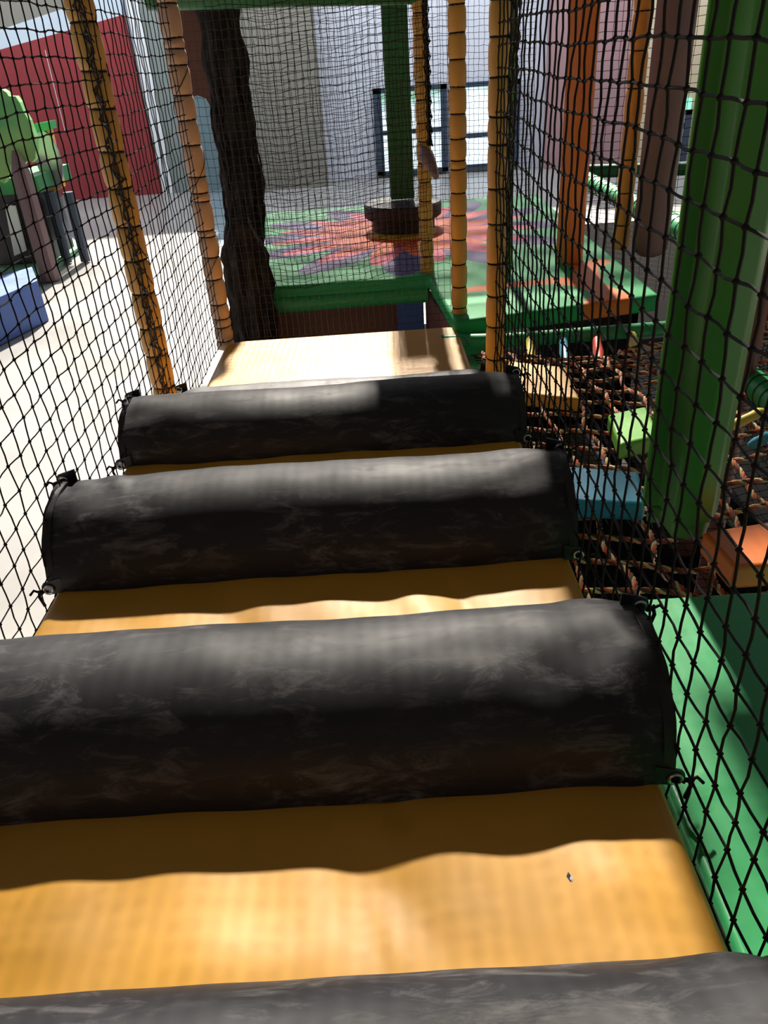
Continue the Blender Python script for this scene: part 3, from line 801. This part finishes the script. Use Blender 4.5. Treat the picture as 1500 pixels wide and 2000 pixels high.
# ------------------------------------------------------------------ the hall
FZ = -2.4; WY = 17.8
def struct(o): o['kind'] = 'structure'; return o
mb = MB(); mb.box(-16, 12, -6, WY+.3, FZ-.1, FZ); struct(mb.build('floor', M['floor'], smooth=False))
def wpt(x, y, Y=WY): return aty(x, y, Y)
def wall(name, x0, x1, m, Y=WY, z1=1.6, t=.15):
    a = aty(x0, 250, Y).x if isinstance(x0, int) else x0; b = aty(x1, 250, Y).x if isinstance(x1, int) else x1
    mb = MB(); mb.box(a, b, Y, Y+t, FZ, z1); return struct(mb.build(name, m, smooth=False))
wall('wall_far', -16., 12., M['w_white'], WY+.16, z1=1.6)
wall('wall_far_red', -16., 296, M['w_red'], WY, z1=-2.4)
bpy.data.objects.remove(bpy.data.objects['wall_far_red'])
mb = MB(); L0 = wpt(-240, 162); T0 = wpt(0, 97); T1 = wpt(240, 29); B1 = wpt(318, 378); B0 = wpt(0, 385)
base = (T0.z+(B1.z-T0.z)*1)
zb = B1.z
k = (T1.z-T0.z)/(T1.x-T0.x)
xl = -12; xr = wpt(245, 60).x
mb.prism([Vector((xl, WY, zb)), Vector((B1.x, WY, zb)), Vector((T1.x, WY, T1.z)), Vector((xl, WY, T0.z+k*(xl-T0.x)))], (0, .12, 0))
struct(mb.build('wall_far_red', M['w_red'], smooth=False))
# pale blue band and grey gable above the red
mb = MB(); U0 = wpt(0, 58); U1 = wpt(150, 8); k2 = (U1.z-U0.z)/(U1.x-U0.x)
mb.prism([Vector((xl, WY+.01, T0.z+k*(xl-T0.x))), Vector((T1.x, WY+.01, T1.z)), Vector((T1.x, WY+.01, U0.z+k2*(T1.x-U0.x))), Vector((xl, WY+.01, U0.z+k2*(xl-U0.x)))], (0, .11, 0))
struct(mb.build('wall_far_band', M['w_blue'], smooth=False))
mb = MB(); mb.prism([Vector((xl, WY+.02, U0.z+k2*(xl-U0.x))), Vector((T1.x, WY+.02, U0.z+k2*(T1.x-U0.x))), Vector((T1.x, WY+.02, 1.6)), Vector((xl, WY+.02, 1.6))], (0, .1, 0))
struct(mb.build('wall_far_gable', M['w_taupe'], smooth=False))
# trim and grey section
mb = MB(); a, b = wpt(246, 30), wpt(320, 378); c, d = wpt(262, 27), wpt(336, 378)
mb.prism([Vector((b.x, WY-.05, zb)), Vector((b.x+.10, WY-.05, zb)), Vector((b.x+.10, WY-.05, 1.3)), Vector((b.x, WY-.05, 1.3))], (0, .06, 0)); mb.box(b.x+.14, b.x+.22, WY-.05, WY+.01, zb, 1.3)
struct(mb.build('trim_1', M['w_trim'], smooth=False))
mb = MB(); mb.box(b.x+.22, wpt(380, 200).x+.5, WY, WY+.12, zb, 1.35); struct(mb.build('wall_far_grey', M['w_grey'], smooth=False))
mb = MB(); mb.box(wpt(480, 200).x, wpt(628, 200).x, WY-.6, WY+.1, FZ, 1.6); struct(mb.build('wall_far_pier', M['w_taupe'], smooth=False))
mb = MB(); mb.box(wpt(1066, 200).x, wpt(1232, 200).x, WY-.3, WY+.1, FZ, 1.6); struct(mb.build('wall_far_mauve', M['w_mauve'], smooth=False))
mb = MB(); mb.box(wpt(1232, 200).x, 12, WY-.35, WY+.1, FZ, 1.6); struct(mb.build('wall_far_beige', M['w_beige'], smooth=False))
mb = MB(); mb.box(11.8, 12, -6, WY, FZ, 1.6); struct(mb.build('wall_right', M['w_beige'], smooth=False))
mb = MB(); mb.box(-16, 12, -6.15, -6, FZ, 1.6); struct(mb.build('wall_back', M['w_taupe'], smooth=False))
mb = MB(); mb.box(-16.2, -16, -6, WY, FZ, 1.6); struct(mb.build('wall_left', M['w_white'], smooth=False))
# ceiling with a wide open skylight strip
mb = MB(); mb.box(-16, 12, -6, 4.8, 4.2, 4.35); struct(mb.build('ceiling', M['w_taupe'], smooth=False))
def window(n, x0, x1, y0, y1, mull, Y=WY+.12, horizon=-.9, strength=1.2, vm=None):
    a, b = aty(x0, y1, Y), aty(x1, y0, Y); zl = aty((x0+x1)/2, y1, Y).z; zh = aty((x0+x1)/2, y0, Y).z
    fr = MB(); t = .13; X0, X1 = a.x, b.x
    fr.box(X0, X0+t*1.3, Y-.08, Y+.05, zl, zh); fr.box(X1-t, X1, Y-.08, Y+.05, zl, zh)
    fr.box(X0, X1, Y-.08, Y+.05, zh-t*.7, zh); fr.box(X0, X1, Y-.08, Y+.05, zl, zl+t*.6)
    for q in mull: zz = aty((x0+x1)/2, q, Y).z; fr.box(X0, X1, Y-.07, Y+.05, zz-.045, zz+.045)
    if vm: xx = aty(vm, (y0+y1)/2, Y).x; fr.box(xx-.05, xx+.05, Y-.07, Y+.05, zl, zh)
    o = struct(fr.build('window_%d' % n, M['frame'], smooth=False))
    pn = MB(); pn.box(X0+.03, X1-.03, Y-.02, Y, zl+.03, zh-.03); pn.build('pane', pane('window daylight %d' % n, horizon, strength), o, smooth=False)
    return o
window(1, 737, 872, 168, 338, (256,), horizon=-.75, strength=1.3)
window(2, 886, 1016, 158, 326, (262,), horizon=-.6, strength=1.5)
window(3, 1302, 1350, 215, 345, (245,), Y=WY-.38, horizon=5, strength=1.3)
mb = MB(); a = wpt(1328, 190); mb.box(a.x-.12, a.x+.1, WY-.42, WY-.36, wpt(1328, 222).z, wpt(1328, 190).z)
m, t, b = mat('green exit light', (.1, .5, .3), .5); b.inputs['Emission Color'].default_value = (.35, 1, .7, 1); b.inputs['Emission Strength'].default_value = .9
tag(mb.build('exit_light', m), 'small pale green light panel high on the beige wall', 'light')

# ------------------------------------------------------------------ left: toddler play corner far away
def poly(px, Y): return [aty(x, y, Y) for x, y in px]
# painted tree
tr = empty('play_tree', (aty(20, 400, 10.6).x, 10.6, FZ), 'green cartoon tree board with scalloped crown in the left play corner', 'play tree')
def leafm():
    m, t, b = mat('painted leaves', (.1, .4, .12), .6)
    t.set(b.inputs['Base Color'], t.mix(t.ramp(t.noise(1.6, 3, .5, t.vec()), .4, .6), (.10, .36, .12), (.26, .50, .14))); return m
mb = MB(); crown = [(-70, 200), (-30, 172), (0, 172), (12, 180), (17, 188), (30, 188), (38, 200), (46, 218), (56, 235), (62, 252), (68, 268), (70, 290), (69, 310), (62, 318), (56, 312), (48, 318), (40, 330), (30, 322), (20, 320), (16, 340), (8, 358), (2, 356), (-6, 340), (-70, 330)]
mb.prism(poly(crown, 10.6), (0, .12, 0)); mb.build('crown', leafm(), tr, smooth=False)
mb = MB(); a = aty(36, 320, 10.5); b2 = aty(86, 535, 10.5); mb.tube([(a.x+.0, 10.5, FZ+.02), (a.x+.0, 10.5, a.z-.1), (a.x, 10.5, a.z+.15)], [.13, .12, .04], 8)
mb.build('trunk', M['mauve'], tr)
# arched orange mirror
ar = empty('arched_mirror', (aty(98, 320, 11.6).x, 11.6, FZ), 'orange framed oval mirror board on dark legs beside the play tree', 'mirror')
mb = MB(); mb.prism(poly(((64, 243), (99, 236), (101, 252), (67, 261)), 11.6), (0, .2, 0)); mb.build('canopy', M['green'], ar, smooth=False)
mb = MB(); O_ = poly(((68, 262), (98, 252), (112, 310), (124, 365), (100, 378), (86, 330)), 11.65); mb.prism(O_, (0, .1, 0)); mb.build('mirror_frame', M['yellow_pad'], ar, smooth=False)
mb = MB(); cx, cz = 0, 0; c_ = aty(94, 312, 11.6); mb.prism([Vector((c_.x+.17*cos(a), 11.6, c_.z+.36*sin(a))) for a in [2*pi*k/24 for k in range(24)]], (0, .04, 0)); mb.build('mirror_glass', mat('violet mirror glass', (.30, .25, .32), .15, .5, .6)[0], ar, smooth=False)
for (x_, ) in ((95,), (133,)):
    a = aty(x_, 375, 11.5); mb = MB(); mb.tube([(a.x, 11.5, FZ+.02), (a.x, 11.5, a.z)], .07, 8); mb.build('leg', M['frame'], ar)
# dark play house with pale panel
ph_ = empty('play_house', (aty(30, 430, 11.2).x, 11.2, FZ), 'dark toddler play house with pale end panel behind the tree trunk', 'play house')
mb = MB(); a, b2 = aty(-60, 372, 11.2), aty(62, 372, 11.2); mb.box(a.x, b2.x, 11.2, 12.2, FZ+.02, a.z-.05); mb.build('house_box', M['black_flat'], ph_, smooth=False)
mb = MB(); a, b2 = aty(-60, 350, 11.2), aty(84, 350, 11.2); mb.box(a.x, b2.x, 11.0, 12.3, a.z-.2, a.z); mb.build('roof', M['green_dark'], ph_, smooth=False)
mb = MB(); mb.prism(poly(((9, 400), (28, 402), (50, 490), (28, 500), (20, 460)), 11.1), (0, .05, 0)); mb.build('pale_panel', M['w_trim'], ph_, smooth=False)
# green base mat
mb = MB(); g = [atz(60, 545, FZ+.1), atz(162, 478, FZ+.1), atz(120, 452, FZ+.1), atz(-60, 500, FZ+.1)]; mb.prism(g, (0, 0, -.1))
tag(mb.build('floor_pad', plaster('faded green vinyl', (.13, .26, .17)), smooth=False), 'faded green floor pad under the oval mirror in the left play corner', 'mat')
mb = MB(); g = [atz(-60, 558, FZ+.45), atz(62, 521, FZ+.45), atz(73, 548, FZ+.45), atz(-60, 606, FZ+.45)]; mb.prism(g, (0, 0, -.44))
tag(mb.build('soft_block', M['blue_deep'], smooth=False), 'low deep blue soft block at the left edge of the photo', 'soft block')
# sheer guard panel
mb = MB(); mb.prism(poly(((96, 392), (134, 378), (152, 462), (112, 470)), 11.7), (0, .02, 0))
m, t, b = mat('sheer grey mesh', (.4, .42, .48), .7); b.inputs['Alpha'].default_value = .55
tag(mb.build('guard_panel', m, smooth=False), 'sheer grey mesh guard below the oval mirror', 'panel')
# blue and white object under the platform
mb = MB(); a, b2 = aty(772, 572, 4.98), aty(800, 632, 4.98)
mb.box(a.x, aty(822, 600, 4.98).x, 4.75, 4.80, b2.z-.2, a.z)
tag(mb.build('storage_box', M['blue_deep'], smooth=False), 'dark blue box in the gap under the platform beside the far yellow post', 'box')
# wire from the red wall
mb = MB(); mb.tube([aty(88, 98, 17.5), aty(127, 256, 17.5)], .006, 4)
tag(mb.build('hanging_wire', M['w_trim']), 'thin pale wire hanging in front of the red wall', 'wire')

# ------------------------------------------------------------------ light
w = bpy.data.worlds.new('world'); sc.world = w; w.use_nodes = True
bg = w.node_tree.nodes['Background']; bg.inputs[0].default_value = (.66, .72, 1., 1); bg.inputs[1].default_value = .17
def sun(az, el, e, ang, c):
    d = bpy.data.lights.new('sun', 'SUN'); d.energy = e; d.angle = radians(ang); d.color = c
    o = bpy.data.objects.new('sun', d); col.objects.link(o)
    v = Vector((-sin(radians(az))*cos(radians(el)), cos(radians(az))*cos(radians(el)), sin(radians(el))))
    o.rotation_euler = v.to_track_quat('Z', 'Y').to_euler(); return o
sun(-1.5, 40, 17, 1.6, (1, .92, .80))
def area(name, loc, rot, sx, sy, L, c):
    d = bpy.data.lights.new(name, 'AREA'); d.shape = 'RECTANGLE'; d.size = sx; d.size_y = sy; d.energy = L*pi*sx*sy; d.color = c
    o = bpy.data.objects.new(name, d); col.objects.link(o); o.location = loc; o.rotation_euler = rot
area('far_wall_fill', (-1, 15.4, 3.2), (0, 0, 0), 22, 3, 5.2, (.88, .94, 1))  # fill light added to brighten the far wall and floor, no real fitting
area('glare_light', (-2.4, 17.9, 5.6), (radians(-90), 0, 0), 4.6, 3.6, 9, (1, .95, .88))  # unseen area light added for glare on the landing mat, no window there
# nets, beam and slab below are unseen, added overhead only to cast shade
def SUP(i, j):
    return (-1.6+.03*i, 2.3+.03*j, .95+.02*sin(i*.3)*sin(j*.4))
def SUP2(i, j):
    return (-1.5+.03*i, 6.75+.03*j, .95+.02*sin(i*.3)*sin(j*.4))
net('shade_net', SUP2, 110, 118, .0086, .009, M['net'], jit=.004, sub=1, label='unseen dense net added over the flower mat to dim the sun')  # added sun blocker for the flower mat
def SUP3(i, j):
    return (.12+.03*i, 4.0+.03*j, .9+.02*sin(i*.3)*sin(j*.4))
net('shade_net', SUP3, 80, 88, .0058, .007, M['net'], jit=.004, sub=1, label='unseen dense net added over the rope floor to dim the sun')  # added sun blocker for the ropes
net('shade_net', SUP, 105, 76, .0056, .007, M['net'], jit=.004, sub=1, label='unseen dense net added over the lane to dim the sun')  # added sun blocker for the near lane
mb = MB(); mb.tube([(.02, 4.50, .98), (.42, 4.50, .98)], .12, 14)  # added out of view to shade the right half of a roller
tag(mb.build('shade_beam', M['green_dark']), 'unseen beam added above the back nets to shade a roller', 'beam')
mb = MB(); mb.box(.64, 2.4, 2.85, 3.6, 1.0, 1.08)  # added out of view to keep sun off the green floor pad
tag(mb.build('shade_slab', M['green_dark']), 'unseen slab added above the rope floor to shade the floor pad', 'deck')

# lift the whole place so that the hall floor is at z = 0
for o in list(col.objects):
    if o.parent is None and o is not cam and o.type in ('MESH', 'EMPTY', 'LIGHT'): o.location.z += H
sc.view_settings.view_transform = 'Standard'; sc.view_settings.look = 'None'; sc.view_settings.exposure = 0; sc.view_settings.gamma = 1
sc.view_settings.use_curve_mapping = False
